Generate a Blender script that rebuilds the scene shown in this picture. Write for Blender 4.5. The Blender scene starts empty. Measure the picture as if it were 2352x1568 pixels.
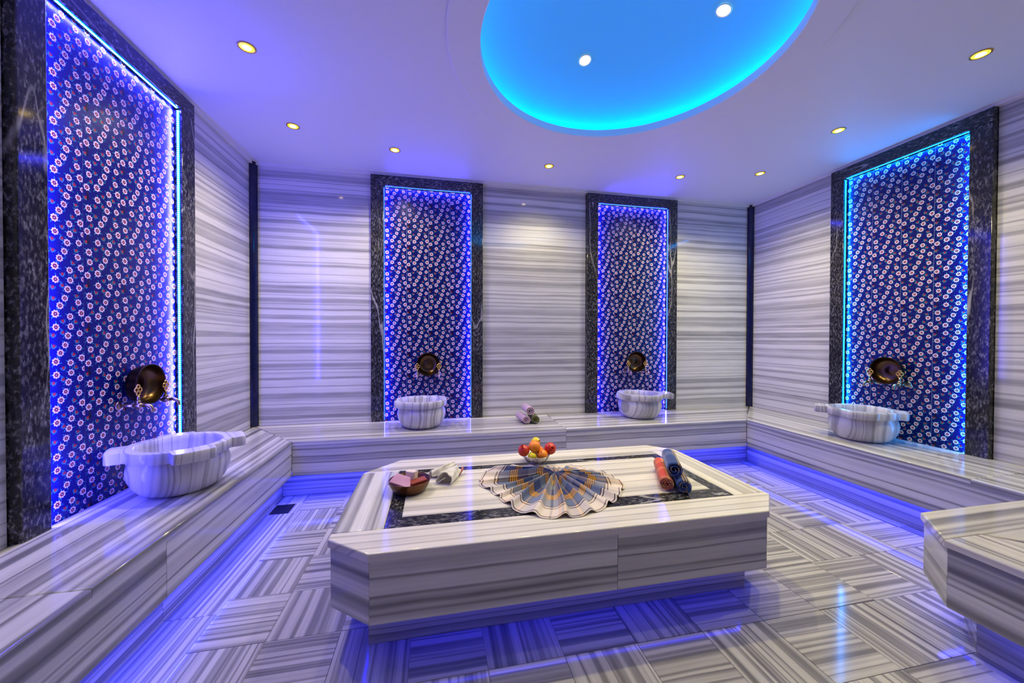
import bpy, bmesh, math, random
from mathutils import Matrix, Vector
random.seed(7)
C = bpy.context.scene.collection
SC = bpy.context.scene
PI = math.pi
# ------------------------------------------------------------------ constants of the room (metres)
W, ZC, ZB, ZI = 5.067, 2.716, 0.442, 2.601     # width, ceiling, bench top, top of the tile fields
YR = -5.3                                      # rear wall, behind the camera
FT = 0.04                                      # how far the dark stone frames stand out
# ------------------------------------------------------------------ camera, world, exposure
cam = bpy.data.cameras.new('camera'); camo = bpy.data.objects.new('camera', cam); C.objects.link(camo)
cam.sensor_width = 36.0; cam.lens = 36.0*853.787/2352.0; cam.clip_start = 0.02
r_ = Vector((0.97936691, -0.20207463, 0.00251062)); u_ = Vector((-0.00021165, 0.01139763, 0.99993502)); f_ = Vector((0.20209012, 0.9793038, -0.01111969))
M = Matrix.Identity(4)
for i in range(3):
    M[i][0], M[i][1], M[i][2] = r_[i], u_[i], -f_[i]
M.translation = Vector((1.55134, -3.60776, 1.21758)); camo.matrix_world = M
SC.camera = camo
wd = bpy.data.worlds.new('world'); SC.world = wd; wd.use_nodes = True
wd.node_tree.nodes['Background'].inputs[0].default_value = (0.02, 0.02, 0.03, 1)
wd.node_tree.nodes['Background'].inputs[1].default_value = 1.0
SC.view_settings.view_transform = 'Standard'; SC.view_settings.look = 'None'
SC.view_settings.exposure = 0.3; SC.view_settings.gamma = 1.0; SC.view_settings.use_curve_mapping = False
SC.cycles.use_denoising = True
SC.cycles.max_bounces = 10; SC.cycles.diffuse_bounces = 6; SC.cycles.glossy_bounces = 4
SC.cycles.sample_clamp_indirect = 6.0
SC.cycles.caustics_reflective = False; SC.cycles.caustics_refractive = False
P_SPOT, P_FILL, P_DOME_SPOT = 38.0, 5.0, 66.0       # watts of the recessed lamps: in view, added unseen for fill, in the dome
C_BLUE, C_AZURE = (0.055, 0.045, 1.0), (0.0, 0.26, 1.0)  # colours of the LED strips round the tile panels
P_LEFT, P_BACK, P_RIGHT = 23.0, 9.5, 7.0      # watts per metre and a bit, of each panel's strips
C_BENCH = (0.02, 0.03, 1.0); P_BENCH, P_TABLE = 3.0, 0.75; C_TABLE = (0.004, 0.008, 1.0)
C_DOME = (0.0, 0.40, 1.0); S_DOME = 18.0
WARM = (1.0, 0.88, 0.40)

# ------------------------------------------------------------------ materials
def mat(name):
    m = bpy.data.materials.new(name); m.use_nodes = True
    nt = m.node_tree; b = nt.nodes['Principled BSDF']
    return m, nt, b
def setp(b, **k):
    for n, v in k.items():
        b.inputs[n.replace('_', ' ')].default_value = v
def plain(name, col, rough=0.5, metal=0.0, **k):
    m, nt, b = mat(name); setp(b, Base_Color=(*col, 1), Roughness=rough, Metallic=metal)
    for n, v in k.items(): b.inputs[n.replace('_', ' ')].default_value = v
    return m
def N(nt, t, **k):
    n = nt.nodes.new(t)
    for a, v in k.items():
        if a.startswith('i_'): n.inputs[int(a[2:])].default_value = v
        else: setattr(n, a, v)
    return n
def L(nt, a, b): nt.links.new(a, b)
def math_(nt, op, a, b=None, c=None):
    n = nt.nodes.new('ShaderNodeMath'); n.operation = op
    for i, v in enumerate((a, b, c)):
        if v is None: continue
        if isinstance(v, (int, float)): n.inputs[i].default_value = v
        else: L(nt, v, n.inputs[i])
    return n.outputs[0]
def ramp(nt, fac, stops, interp='LINEAR'):
    n = nt.nodes.new('ShaderNodeValToRGB'); n.color_ramp.interpolation = interp
    e = n.color_ramp.elements
    while len(e) < len(stops): e.new(0.5)
    for q, (p, c) in zip(e, stops):
        q.position = p; q.color = (*c, 1) if len(c) == 3 else c
    L(nt, fac, n.inputs[0]); return n.outputs[0]
def mixc(nt, fac, a, b, mode='MIX'):
    n = nt.nodes.new('ShaderNodeMix'); n.data_type = 'RGBA'; n.blend_type = mode
    for s, v in ((n.inputs[0], fac), (n.inputs[6], a), (n.inputs[7], b)):
        if isinstance(v, (int, float)): s.default_value = v
        elif isinstance(v, tuple): s.default_value = (*v, 1) if len(v) == 3 else v
        else: L(nt, v, s)
    return n.outputs[2]
def g(v): return (v, v, v)

def striped_marble(name, freq=1.0, white=(0.76, 0.745, 0.70), grey=(0.33, 0.325, 0.335), dark=(0.115, 0.112, 0.125), amount=1.0, wob=0.012,
                   along='X', rough=0.11, swirl=0.0, zc=0.8, spec=0.36):
    """banded marble: bands run along the piece's own X axis (or Z), each piece cut from another place of the block"""
    m, nt, b = mat(name)
    tc = N(nt, 'ShaderNodeTexCoord'); oi = N(nt, 'ShaderNodeObjectInfo')
    sp = N(nt, 'ShaderNodeSeparateXYZ'); L(nt, tc.outputs['Object'], sp.inputs[0])
    X, Y, Z = sp.outputs
    if along == 'Z': X, Y, Z = Z, X, Y
    off = math_(nt, 'MULTIPLY', oi.outputs['Random'], 37.0)
    cb = N(nt, 'ShaderNodeCombineXYZ')
    L(nt, math_(nt, 'ADD', math_(nt, 'MULTIPLY', X, 0.9), off), cb.inputs[0]); L(nt, math_(nt, 'MULTIPLY', Y, 3.0), cb.inputs[1]); L(nt, Z, cb.inputs[2])
    wn = N(nt, 'ShaderNodeTexNoise'); wn.inputs['Scale'].default_value = 1.6; wn.inputs['Detail'].default_value = 2.0
    L(nt, cb.outputs[0], wn.inputs['Vector'])
    w = math_(nt, 'MULTIPLY', math_(nt, 'SUBTRACT', wn.outputs[0], 0.5), wob*2)
    s = math_(nt, 'ADD', math_(nt, 'ADD', Y, math_(nt, 'MULTIPLY', Z, zc)), w)
    if swirl:
        s2 = N(nt, 'ShaderNodeTexNoise'); s2.inputs['Scale'].default_value = 4.0; s2.inputs['Detail'].default_value = 1.0
        L(nt, tc.outputs['Object'], s2.inputs['Vector'])
        s = math_(nt, 'ADD', s, math_(nt, 'MULTIPLY', math_(nt, 'SUBTRACT', s2.outputs[0], 0.5), swirl))
    s = math_(nt, 'ADD', s, off)
    def n1(scale, detail, shift):
        n = nt.nodes.new('ShaderNodeTexNoise'); n.noise_dimensions = '1D'
        n.inputs['Scale'].default_value = scale*freq; n.inputs['Detail'].default_value = detail; n.inputs['Roughness'].default_value = 0.55
        L(nt, math_(nt, 'ADD', s, shift), n.inputs['W']); return n.outputs[0]
    broad, mid, fine = n1(5.5, 2.0, 0.0), n1(14.0, 2.5, 11.3), n1(70.0, 2.0, 5.1)
    # strength of a band fades along its length
    st = N(nt, 'ShaderNodeTexNoise'); st.inputs['Scale'].default_value = 2.2; st.inputs['Detail'].default_value = 3.0
    cb2 = N(nt, 'ShaderNodeCombineXYZ'); L(nt, math_(nt, 'MULTIPLY', X, 1.1), cb2.inputs[0]); L(nt, math_(nt, 'MULTIPLY', s, 9.0), cb2.inputs[1])
    L(nt, cb2.outputs[0], st.inputs['Vector'])
    stv = math_(nt, 'MULTIPLY_ADD', st.outputs[0], 1.0, 0.5)
    f1 = math_(nt, 'MULTIPLY', ramp(nt, broad, [(0.46, g(0)), (0.66, g(0.7)), (0.80, g(1))]), stv)
    f2 = math_(nt, 'MULTIPLY', ramp(nt, mid, [(0.52, g(0)), (0.66, g(0.75)), (0.78, g(1))]), stv)
    f3 = ramp(nt, fine, [(0.42, g(0)), (0.75, g(0.45))])
    tot = math_(nt, 'ADD', math_(nt, 'MULTIPLY', f1, 0.42), math_(nt, 'ADD', math_(nt, 'MULTIPLY', f2, 0.62), math_(nt, 'MULTIPLY', f3, 0.30)))
    tot = math_(nt, 'MINIMUM', math_(nt, 'MULTIPLY', tot, amount), 1.0)
    col = mixc(nt, tot, white, grey)
    ln = n1(10.0, 1.0, 23.7)
    d = math_(nt, 'ABSOLUTE', math_(nt, 'SUBTRACT', ln, 0.5))
    lf = math_(nt, 'MULTIPLY', ramp(nt, d, [(0.0, g(0.85)), (0.016, g(0.7)), (0.075, g(0))]), math_(nt, 'MULTIPLY', stv, 0.85*min(1, amount)))
    col = mixc(nt, math_(nt, 'MINIMUM', lf, 1.0), col, dark)
    # a little cloudiness
    cl = N(nt, 'ShaderNodeTexNoise'); cl.inputs['Scale'].default_value = 3.0; cl.inputs['Detail'].default_value = 4.0
    L(nt, cb2.outputs[0], cl.inputs['Vector'])
    col = mixc(nt, 0.25, col, ramp(nt, cl.outputs[0], [(0.3, g(0.55)), (0.7, g(1.0))]), 'MULTIPLY')
    L(nt, col, b.inputs['Base Color']); setp(b, Roughness=rough, Specular_IOR_Level=spec)
    return m

M_MARBLE = striped_marble('striped_marble', grey=(0.27, 0.265, 0.275), amount=1.2)
M_FLOOR = striped_marble('striped_marble_floor', freq=1.7, spec=0.28, white=(0.57, 0.55, 0.50), grey=(0.23, 0.225, 0.225), amount=1.25, rough=0.10)
M_WALL = striped_marble('striped_marble_wall', freq=1.3, amount=0.74, rough=0.075, spec=0.26)
M_PALE = striped_marble('pale_striped_marble', white=(0.78, 0.74, 0.66), grey=(0.47, 0.45, 0.42), amount=0.6, rough=0.12)
M_PLAT = striped_marble('cream_striped_marble', white=(0.74, 0.70, 0.62), grey=(0.36, 0.345, 0.32), amount=0.95, rough=0.12)
M_BASIN = striped_marble('basin_marble', freq=1.5, along='Z', white=(0.74, 0.72, 0.70), amount=0.72, wob=0.03, swirl=0.07, rough=0.2, zc=0.18)

def black_marble():
    m, nt, b = mat('black_veined_marble')
    tc = N(nt, 'ShaderNodeTexCoord'); oi = N(nt, 'ShaderNodeObjectInfo')
    ad = N(nt, 'ShaderNodeVectorMath', operation='ADD'); L(nt, tc.outputs['Object'], ad.inputs[0])
    cb = N(nt, 'ShaderNodeCombineXYZ'); o = math_(nt, 'MULTIPLY', oi.outputs['Random'], 19.0)
    for i in range(3): L(nt, o, cb.inputs[i])
    L(nt, cb.outputs[0], ad.inputs[1])
    rot = N(nt, 'ShaderNodeMapping'); rot.inputs['Rotation'].default_value = (0, 0, 0.65); rot.inputs['Scale'].default_value = (1, 2.6, 1.6)
    L(nt, ad.outputs[0], rot.inputs[0])
    n = N(nt, 'ShaderNodeTexNoise'); n.inputs['Scale'].default_value = 38; n.inputs['Detail'].default_value = 9; n.inputs['Roughness'].default_value = 0.68
    L(nt, rot.outputs[0], n.inputs['Vector'])
    n2 = N(nt, 'ShaderNodeTexNoise'); n2.inputs['Scale'].default_value = 4.5; n2.inputs['Detail'].default_value = 3
    L(nt, ad.outputs[0], n2.inputs['Vector'])
    base = ramp(nt, n.outputs[0], [(0.40, (0.008, 0.008, 0.010)), (0.51, (0.03, 0.03, 0.034)), (0.59, (0.15, 0.15, 0.16)), (0.70, (0.42, 0.41, 0.41))])
    base = mixc(nt, ramp(nt, n2.outputs[0], [(0.35, g(0.55)), (0.60, g(0.0))]), base, (0.010, 0.010, 0.013))
    v = N(nt, 'ShaderNodeTexNoise'); v.inputs['Scale'].default_value = 1.3; v.inputs['Detail'].default_value = 4; v.inputs['Roughness'].default_value = 0.35
    mv = N(nt, 'ShaderNodeMapping'); mv.inputs['Rotation'].default_value = (0, 0, 0.12); mv.inputs['Scale'].default_value = (0.55, 3.4, 2.0)
    L(nt, ad.outputs[0], mv.inputs[0]); L(nt, mv.outputs[0], v.inputs['Vector'])
    d = math_(nt, 'ABSOLUTE', math_(nt, 'SUBTRACT', v.outputs[0], 0.5))
    vm = N(nt, 'ShaderNodeTexNoise'); vm.inputs['Scale'].default_value = 1.1; vm.inputs['Detail'].default_value = 1
    L(nt, ad.outputs[0], vm.inputs['Vector'])
    vk = math_(nt, 'MULTIPLY', ramp(nt, d, [(0.0, g(0.75)), (0.004, g(0.45)), (0.008, g(0))]), ramp(nt, vm.outputs[0], [(0.46, g(0.08)), (0.56, g(1))]))
    base = mixc(nt, vk, base, (0.5, 0.48, 0.46))
    L(nt, base, b.inputs['Base Color']); setp(b, Roughness=0.10)
    return m
M_BLACK = black_marble()
M_GROUT = plain('pale_grout', (0.62, 0.58, 0.56), 0.7)
M_CEIL = plain('white_plaster', (0.80, 0.79, 0.80), 0.55)
M_DOME = plain('cove_glow_plaster', (0.13, 0.60, 0.86), 0.5)  # cyan of the cove light put into the plaster colour
M_SUB = plain('mortar_bed', (0.42, 0.40, 0.38), 0.8)
GL = dict(Coat_Weight=0.0, Specular_IOR_Level=0.28)
M_TBLUE = plain('cobalt_glaze', (0.003, 0.005, 0.085), 0.27, **GL)
M_TDARK = plain('aubergine_glaze', (0.012, 0.004, 0.018), 0.27, **GL)
M_TWHITE = plain('white_glaze', (0.80, 0.68, 0.62), 0.27, **GL)
M_TRED = plain('red_glaze', (0.42, 0.03, 0.02), 0.27, **GL)
M_TGREEN = plain('green_glaze', (0.02, 0.20, 0.19), 0.27, **GL)
M_NAVY = plain('navy_glaze', (0.004, 0.006, 0.06), 0.10)
M_BRASS = plain('aged_brass', (0.40, 0.30, 0.18), 0.28, 1.0)
M_GOLD = plain('polished_brass', (0.85, 0.52, 0.12), 0.2, 1.0)
M_COPPER = plain('dark_copper', (0.045, 0.026, 0.02), 0.35, 1.0)
M_COPPERIN = plain('tarnished_copper', (0.13, 0.075, 0.035), 0.28, 1.0)
M_SILVER = plain('tinned_silver', (0.82, 0.79, 0.74), 0.34, 1.0)
M_DARKMETAL = plain('dark_grate', (0.01, 0.01, 0.012), 0.4)
M_TRIMW = plain('white_lacquer', (0.8, 0.78, 0.74), 0.3)
def emit(name, col, s):
    m, nt, b = mat(name); setp(b, Base_Color=(0.02, 0.02, 0.02, 1), Roughness=0.5)
    b.inputs['Emission Color'].default_value = (*col, 1); b.inputs['Emission Strength'].default_value = s
    return m
M_LEDL = emit('led_blue_bright', (0.0, 0.42, 1.0), 1.6)
M_DIODL = emit('diode_cyan', (0.35, 1.0, 1.0), 3.2)
M_DIODB = emit('diode_blue', (0.08, 0.38, 1.0), 2.2)
M_DIODR = emit('diode_azure', (0.05, 0.75, 1.0), 2.0)
M_LEDB = emit('led_blue', (0.04, 0.10, 1.0), 1.2)
M_LEDR = emit('led_azure', (0.0, 0.42, 1.0), 1.3)
M_LEDU = emit('led_blue_low', C_BENCH, 4.0)
M_LEDT = emit('led_blue_dim', C_BENCH, 0.3)
M_LEDD = emit('led_cove', C_DOME, S_DOME)
M_LENS = emit('lamp_lens_warm', (1.0, 0.72, 0.22), 28.0)
M_LENSY = emit('lamp_reflector_yellow', (1.0, 0.62, 0.03), 1.6)
M_LENSW = emit('lamp_lens_white', (1.0, 0.93, 0.75), 9.0)

# ------------------------------------------------------------------ mesh helpers
def mk(name, V, F, mats, parent=None, idx=None, smooth=False, mtx=None):
    me = bpy.data.meshes.new(name); me.from_pydata([tuple(v) for v in V], [], F)
    for m in (mats if isinstance(mats, (list, tuple)) else [mats]): me.materials.append(m)
    if idx:
        for p, i in zip(me.polygons, idx): p.material_index = i
    if smooth:
        for p in me.polygons: p.use_smooth = True
    me.update()
    return link(name, me, parent, mtx)
def link(name, me, parent=None, mtx=None):
    o = bpy.data.objects.new(name, me); C.objects.link(o)
    put(o, parent, mtx); return o
def put(o, parent, mtx):
    if parent is not None:
        o.parent = parent
        if mtx is not None: o.matrix_local = wm(parent).inverted() @ mtx
    elif mtx is not None: o.matrix_local = mtx
def wm(o):
    m = o.matrix_basis.copy()
    return (wm(o.parent) @ o.matrix_parent_inverse @ m) if o.parent else m
def tag(o, label, cat, group=None, kind=None):
    if label: o['label'] = label
    if cat: o['category'] = cat
    if group: o['group'] = group
    if kind: o['kind'] = kind
    return o
def thing(name, label, cat, loc=(0, 0, 0), rotz=0, group=None):
    o = bpy.data.objects.new(name, None); C.objects.link(o); o.empty_display_size = 0.1
    o.location = loc; o.rotation_euler = (0, 0, rotz)
    return tag(o, label, cat, group)
def struct(o, label=None):
    o['kind'] = 'structure'
    if label: o['label'] = label
    return o
def basis(o, x, y):
    x = Vector(x).normalized(); y = Vector(y); z = x.cross(y).normalized(); y = z.cross(x)
    m = Matrix.Identity(4)
    for i in range(3): m[i][0], m[i][1], m[i][2] = x[i], y[i], z[i]
    m.translation = Vector(o); return m
def inset(poly, d):
    n = len(poly); out = []
    for i in range(n):
        p0, p1, p2 = (Vector(poly[(i+k-1) % n]) for k in range(3))
        a = (p1-p0).normalized(); b = (p2-p1).normalized()
        na, nb = Vector((-a.y, a.x)), Vector((-b.y, b.x))
        t = na+nb; t = t/max(1e-6, t.dot(na))
        out.append(p1+t*d)
    return out
def slab(name, parent, o, x, y, poly, th, m, bev=0.0015, roundn=1):
    """flat stone piece: poly in its own plane (counter-clockwise), front face towards x cross y, bands along x"""
    n = len(poly); V = []; F = []
    rings = []
    for k in range(roundn+1):
        a = PI/2*k/roundn
        rings.append((inset(poly, bev*(1-math.sin(a))), -bev*(1-math.cos(a))))
    rings.append((poly, -th))
    for pl, z in rings: V += [(p[0], p[1], z) for p in pl]
    F.append(tuple(range(n)))
    for k in range(len(rings)-1):
        for i in range(n):
            j = (i+1) % n; F.append((k*n+i, (k+1)*n+i, (k+1)*n+j, k*n+j))
    F.append(tuple(range((len(rings)-1)*n, len(rings)*n))[::-1])
    ob = mk(name, V, F, m, parent, mtx=basis(o, x, y))
    if roundn > 1:
        for p in ob.data.polygons[1:1+roundn*n]: p.use_smooth = True
    return ob
def rect(a, b, c, d): return [(a, c), (b, c), (b, d), (a, d)]
def boxmesh(x0, x1, y0, y1, z0, z1):
    V = [(x, y, z) for z in (z0, z1) for y in (y0, y1) for x in (x0, x1)]
    F = [(0, 2, 3, 1), (4, 5, 7, 6), (0, 1, 5, 4), (2, 6, 7, 3), (0, 4, 6, 2), (1, 3, 7, 5)]
    return V, F
def box(name, parent, x0, x1, y0, y1, z0, z1, m):
    V, F = boxmesh(x0, x1, y0, y1, z0, z1)
    return mk(name, V, F, m, parent, mtx=(Matrix.Identity(4) if parent else None))
def lathe(prof, n=48, sx=1, sy=1):
    V = []; F = []
    for r, z in prof:
        for i in range(n):
            a = 2*PI*i/n; V.append((r*math.cos(a)*sx, r*math.sin(a)*sy, z))
    for k in range(len(prof)-1):
        for i in range(n):
            j = (i+1) % n; F.append((k*n+i, k*n+j, (k+1)*n+j, (k+1)*n+i))
    F.append(tuple(range(n))[::-1]); F.append(tuple(range((len(prof)-1)*n, len(prof)*n)))
    return V, F
def tube(path, rad, n=10, caps=True):
    P = [Vector(p) for p in path]; V = []; F = []
    t0 = (P[1]-P[0]).normalized(); up = Vector((0, 0, 1)) if abs(t0.z) < 0.9 else Vector((1, 0, 0))
    for i, p in enumerate(P):
        t = (P[min(i+1, len(P)-1)]-P[max(i-1, 0)]).normalized()
        a = up.cross(t).normalized(); up = t.cross(a)
        r = rad[i] if isinstance(rad, (list, tuple)) else rad
        for k in range(n):
            q = 2*PI*k/n; V.append(p + a*(r*math.cos(q)) + up*(r*math.sin(q)))
    for i in range(len(P)-1):
        for k in range(n):
            j = (k+1) % n; F.append((i*n+k, i*n+j, (i+1)*n+j, (i+1)*n+k))
    if caps: F.append(tuple(range(n))[::-1]); F.append(tuple(range((len(P)-1)*n, len(P)*n)))
    return V, F
def join(parts):
    V, F = [], []
    for v, f in parts:
        o = len(V); V += list(v); F += [tuple(i+o for i in q) for q in f]
    return V, F
def strip_lamp(parent, mtx, length, width, watts, col, spread=PI):
    """area lamp giving the light of one LED strip, facing along mtx +Z"""
    ld = bpy.data.lights.new('strip_lamp', 'AREA'); ld.shape = 'RECTANGLE'; ld.size = length; ld.size_y = width
    ld.energy = watts; ld.color = col; ld.spread = spread
    lo = bpy.data.objects.new('strip_lamp', ld); C.objects.link(lo)
    put(lo, parent, mtx @ Matrix.Rotation(PI, 4, 'X')); return lo
def copy_tree(o, parent=None):
    c = o.copy(); C.objects.link(c)
    if parent: c.parent = parent; c.matrix_parent_inverse = o.matrix_parent_inverse.copy()
    for ch in [q for q in bpy.data.objects if q.parent == o]: copy_tree(ch, c)
    return c

# ================================================================== THE SETTING
# floor: mortar bed, then every tile a piece
V, F = boxmesh(-0.1, W+0.1, YR-0.1, 0.1, -0.14, -0.0035)
floor = struct(mk('floor', V, F, M_GROUT), 'floor of striped marble tiles laid in a chequered pattern')
cols = [0.613, 0.885, 1.170, 1.455, 1.742, 2.036, 2.338, 2.637, 2.938, 3.237, 3.555, 3.88, 4.18, 4.47]
rows = [-0.486, -0.77, -1.07, -1.37, -1.67, -1.97, -2.27, -2.572, -2.872, -3.172, -3.472, -3.772, -4.072]
JG = 0.0011
EXC = {}
for i in range(len(cols)-1):
    for j in range(len(rows)-1):
        x0, x1, y1, y0 = cols[i]+JG, cols[i+1]-JG, rows[j]-JG, rows[j+1]+JG
        if 1.35 < x0 and x1 < 2.99 and y0 > -2.02 and y1 < -1.37: continue      # under the middle of the plinth
        vertical = (i+j) % 2 == 1
        if (i, j) in ((8, 5), (9, 5), (10, 5), (9, 4), (8, 4)): vertical = False
        if (i, j) in ((10, 4), (10, 3), (11, 5), (8, 6)): vertical = True
        if (i, j) in ((4, 5), (6, 5)): vertical = True
        if (i, j) in ((3, 5), (5, 5), (7, 5), (4, 6), (6, 6), (7, 6), (9, 6)): vertical = False
        if (i, j) in ((5, 6), (7, 6), (3, 6), (9, 6), (10, 6)): vertical = True
        if (i, j) in ((6, 6), (8, 6)): vertical = False
        h = random.uniform(-0.0004, 0.0004)
        cx, cy, hw, hh = (x0+x1)/2, (y0+y1)/2, (x1-x0)/2, (y1-y0)/2
        if vertical: slab('tile', floor, (cx, cy, h), (0, 1, 0), (-1, 0, 0), rect(-hh, hh, -hw, hw), 0.003, M_FLOOR, 0.0006)
        else: slab('tile', floor, (cx, cy, h), (1, 0, 0), (0, 1, 0), rect(-hw, hw, -hh, hh), 0.003, M_FLOOR, 0.0006)
# the gutter border along the left bench, cut round the drain
for y0, y1 in ((-0.64, -0.49), (-1.762, -0.795), (-2.9, -1.764), (-4.07, -2.902)):
    slab('border_slab', floor, (0.5115, (y0+y1)/2, -0.001), (0, 1, 0), (-1, 0, 0), rect(-(y1-y0)/2, (y1-y0)/2, -0.1, 0.1), 0.002, M_FLOOR, 0.0005)
for x0, x1 in ((0.411, 0.428), (0.556, 0.611)):
    slab('border_slab', floor, ((x0+x1)/2, -0.7175, -0.001), (0, 1, 0), (-1, 0, 0), rect(-0.0765, 0.0765, -(x1-x0)/2, (x1-x0)/2), 0.002, M_FLOOR, 0.0004)
for y0, y1 in ((-1.77, -0.49), (-2.4, -1.772)):
    slab('border_slab', floor, (4.516, (y0+y1)/2, -0.0008), (0, 1, 0), (-1, 0, 0), rect(-(y1-y0)/2, (y1-y0)/2, -0.044, 0.044), 0.002, M_FLOOR, 0.0005)
# floor drain
dr = thing('floor_drain', 'small dark rectangular floor drain in the gutter at the back left corner', 'drain', (0.492, -0.7175, -0.0035))
box('frame', dr, 0.429, 0.555, -0.793, -0.642, -0.0035, -0.0022, M_DARKMETAL)
for k in range(7): box('slat', dr, 0.436, 0.548, -0.785+k*0.0205, -0.775+k*0.0205, -0.0022, -0.0008, M_DARKMETAL)

# walls: mortar body behind, marble slabs in front
def wall(name, x0, x1, y0, y1, label):
    V, F = boxmesh(x0, x1, y0, y1, 0, ZC); return struct(mk(name, V, F, M_SUB), label)
wall_back = wall('wall_back', -0.12, W+0.12, 0.02, 0.12, 'back wall faced with striped marble slabs')
wall_left = wall('wall_left', -0.12, -0.02, YR, 0.02, 'left wall faced with striped marble slabs')
wall_right = wall('wall_right', W+0.02, W+0.12, YR, 0.02, 'right wall faced with striped marble slabs')
wall_rear = wall('wall_rear', -0.12, W+0.12, YR-0.12, YR, 'rear wall faced with striped marble')
H = ZC-ZB
def wslab(w, side, a, b, z0=ZB-0.03, z1=ZC):
    hw, hh = (b-a)/2, (z1-z0)/2; c, zc = (a+b)/2, (z0+z1)/2
    if side == 'back': slab('marble_slab', w, (c, 0, zc), (1, 0, 0), (0, 0, 1), rect(-hw, hw, -hh, hh), 0.02, M_WALL)
    if side == 'left': slab('marble_slab', w, (0, c, zc), (0, 1, 0), (0, 0, 1), rect(-hw, hw, -hh, hh), 0.02, M_WALL)
    if side == 'right': slab('marble_slab', w, (W, c, zc), (0, -1, 0), (0, 0, 1), rect(-hw, hw, -hh, hh), 0.02, M_WALL)
    if side == 'rear': slab('marble_slab', w, (c, YR+0.02, zc), (-1, 0, 0), (0, 0, 1), rect(-hw, hw, -hh, hh), 0.02, M_WALL)
BK1 = (0.977, 1.089, 1.890, 2.000); BK2 = (3.071, 3.190, 3.997, 4.102)
LFT = (-1.887, -1.775, -0.970, -0.845); RGT = (-1.897, -1.787, -1.012, -0.904)
for a, b in ((0.03, BK1[0]-0.002), (BK1[3]+0.002, BK2[0]-0.002), (BK2[3]+0.002, W-0.03)): wslab(wall_back, 'back', a, b)
for a, b in ((LFT[3]+0.002, -0.03), (-3.2, LFT[0]-0.004), (-4.3, -3.203), (YR, -4.303)): wslab(wall_left, 'left', a, b)
for a, b in ((RGT[3]+0.002, -0.03), (-3.0, RGT[0]-0.002), (-4.2, -3.003), (YR, -4.203)): wslab(wall_right, 'right', a, b)
for k in range(4): wslab(wall_rear, 'rear', 0.01+k*1.262, 0.01+(k+1)*1.262-0.003, 0.0)

# corner strips of navy glazed tile
def corner_trim(name, cx, cy, sx, label):
    t = struct(bpy.data.objects.new(name, None)); C.objects.link(t); t.location = (cx, cy, ZB); t['label'] = label
    z = ZC
    n = 8; R = 0.045
    while z > ZB:
        z0 = max(ZB, z-0.197)
        V = []; F = []
        pts = [(0, 0)] + [(R*math.sin(PI/2*i/n)*sx*1.05, -R*math.cos(PI/2*i/n)*1.05) for i in range(n+1)]
        for zz in (z0+0.001, z-0.001): V += [(x, y, zz-ZB) for x, y in pts]
        m_ = len(pts)
        F = [(i, (i+1) % m_, m_+(i+1) % m_, m_+i) for i in range(m_)]
        F += [tuple(range(m_))[::-1], tuple(range(m_, 2*m_))]
        o = mk('tile', V, F, M_NAVY, t, smooth=False)
        z = z0
    return t
corner_trim('trim_1', 0.0, 0.0, 1, 'dark blue glazed tile strip in the back left corner')
corner_trim('trim_2', W, 0.0, -1, 'dark blue glazed tile strip in the back right corner')

# ceiling with a round opening
DC, DR = (2.56, -1.80), 0.79
def ceil_ring(z, c, r0, corners, n=128):
    x0, x1, y0, y1 = corners
    angs = sorted([2*PI*i/n for i in range(n)] + [math.atan2(y-c[1], x-c[0]) % (2*PI) for x in (x0, x1) for y in (y0, y1)])
    V = []; F = []
    for a in angs:
        dx, dy = math.cos(a), math.sin(a)
        V.append((c[0]+r0*dx, c[1]+r0*dy, z))
        ts = []
        if abs(dx) > 1e-9: ts.append(((x1 if dx > 0 else x0)-c[0])/dx)
        if abs(dy) > 1e-9: ts.append(((y1 if dy > 0 else y0)-c[1])/dy)
        t = min(ts); V.append((c[0]+t*dx, c[1]+t*dy, z))
    m_ = len(angs)
    for i in range(m_):
        j = (i+1) % m_; F.append((2*i, 2*i+1, 2*j+1, 2*j)[::-1])
    return V, F
RC = 0.96                                     # outer radius of the plaster lip
V1, F1 = ceil_ring(ZC, DC, RC, (-0.1, W+0.1, YR-0.1, 0.1))
ceiling = struct(mk('ceiling', V1, [tuple(reversed(f)) for f in F1], M_CEIL), 'white plaster ceiling with a round lit dome')
def ring_profile(prof, c, n=128, flip=False):
    V = []; F = []
    for r, z in prof:
        for i in range(n):
            a = 2*PI*i/n; V.append((c[0]+r*math.cos(a), c[1]+r*math.sin(a), z))
    for k in range(len(prof)-1):
        for i in range(n):
            j = (i+1) % n; F.append((k*n+i, (k+1)*n+i, (k+1)*n+j, k*n+j))
    return V, F
V, F = ring_profile([(RC, ZC), (RC, ZC-0.012), (RC-0.012, ZC-0.016), (DR+0.004, ZC-0.016), (DR, ZC-0.012), (DR, ZC+0.035), (DR+0.01, ZC+0.04), (0.97, ZC+0.04)], DC)
mk('cove_lip', V, F, M_CEIL, ceiling, mtx=Matrix.Identity(4))
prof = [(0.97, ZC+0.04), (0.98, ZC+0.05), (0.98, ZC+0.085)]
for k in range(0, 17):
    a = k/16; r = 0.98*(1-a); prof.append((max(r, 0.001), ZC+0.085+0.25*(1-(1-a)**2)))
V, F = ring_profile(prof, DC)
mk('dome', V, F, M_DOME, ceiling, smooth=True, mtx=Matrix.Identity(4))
# LED rope lying in the cove, sagging between its clips
pth = []
for i in range(257):
    a = 2*PI*i/256; pth.append((DC[0]+0.90*math.cos(a), DC[1]+0.90*math.sin(a), ZC+0.050+0.022*abs(math.sin(4.5*a+0.6))))
V, F = tube(pth, 0.007, 6)
mk('led_rope', V, F, M_LEDD, ceiling, mtx=Matrix.Identity(4))
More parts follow.
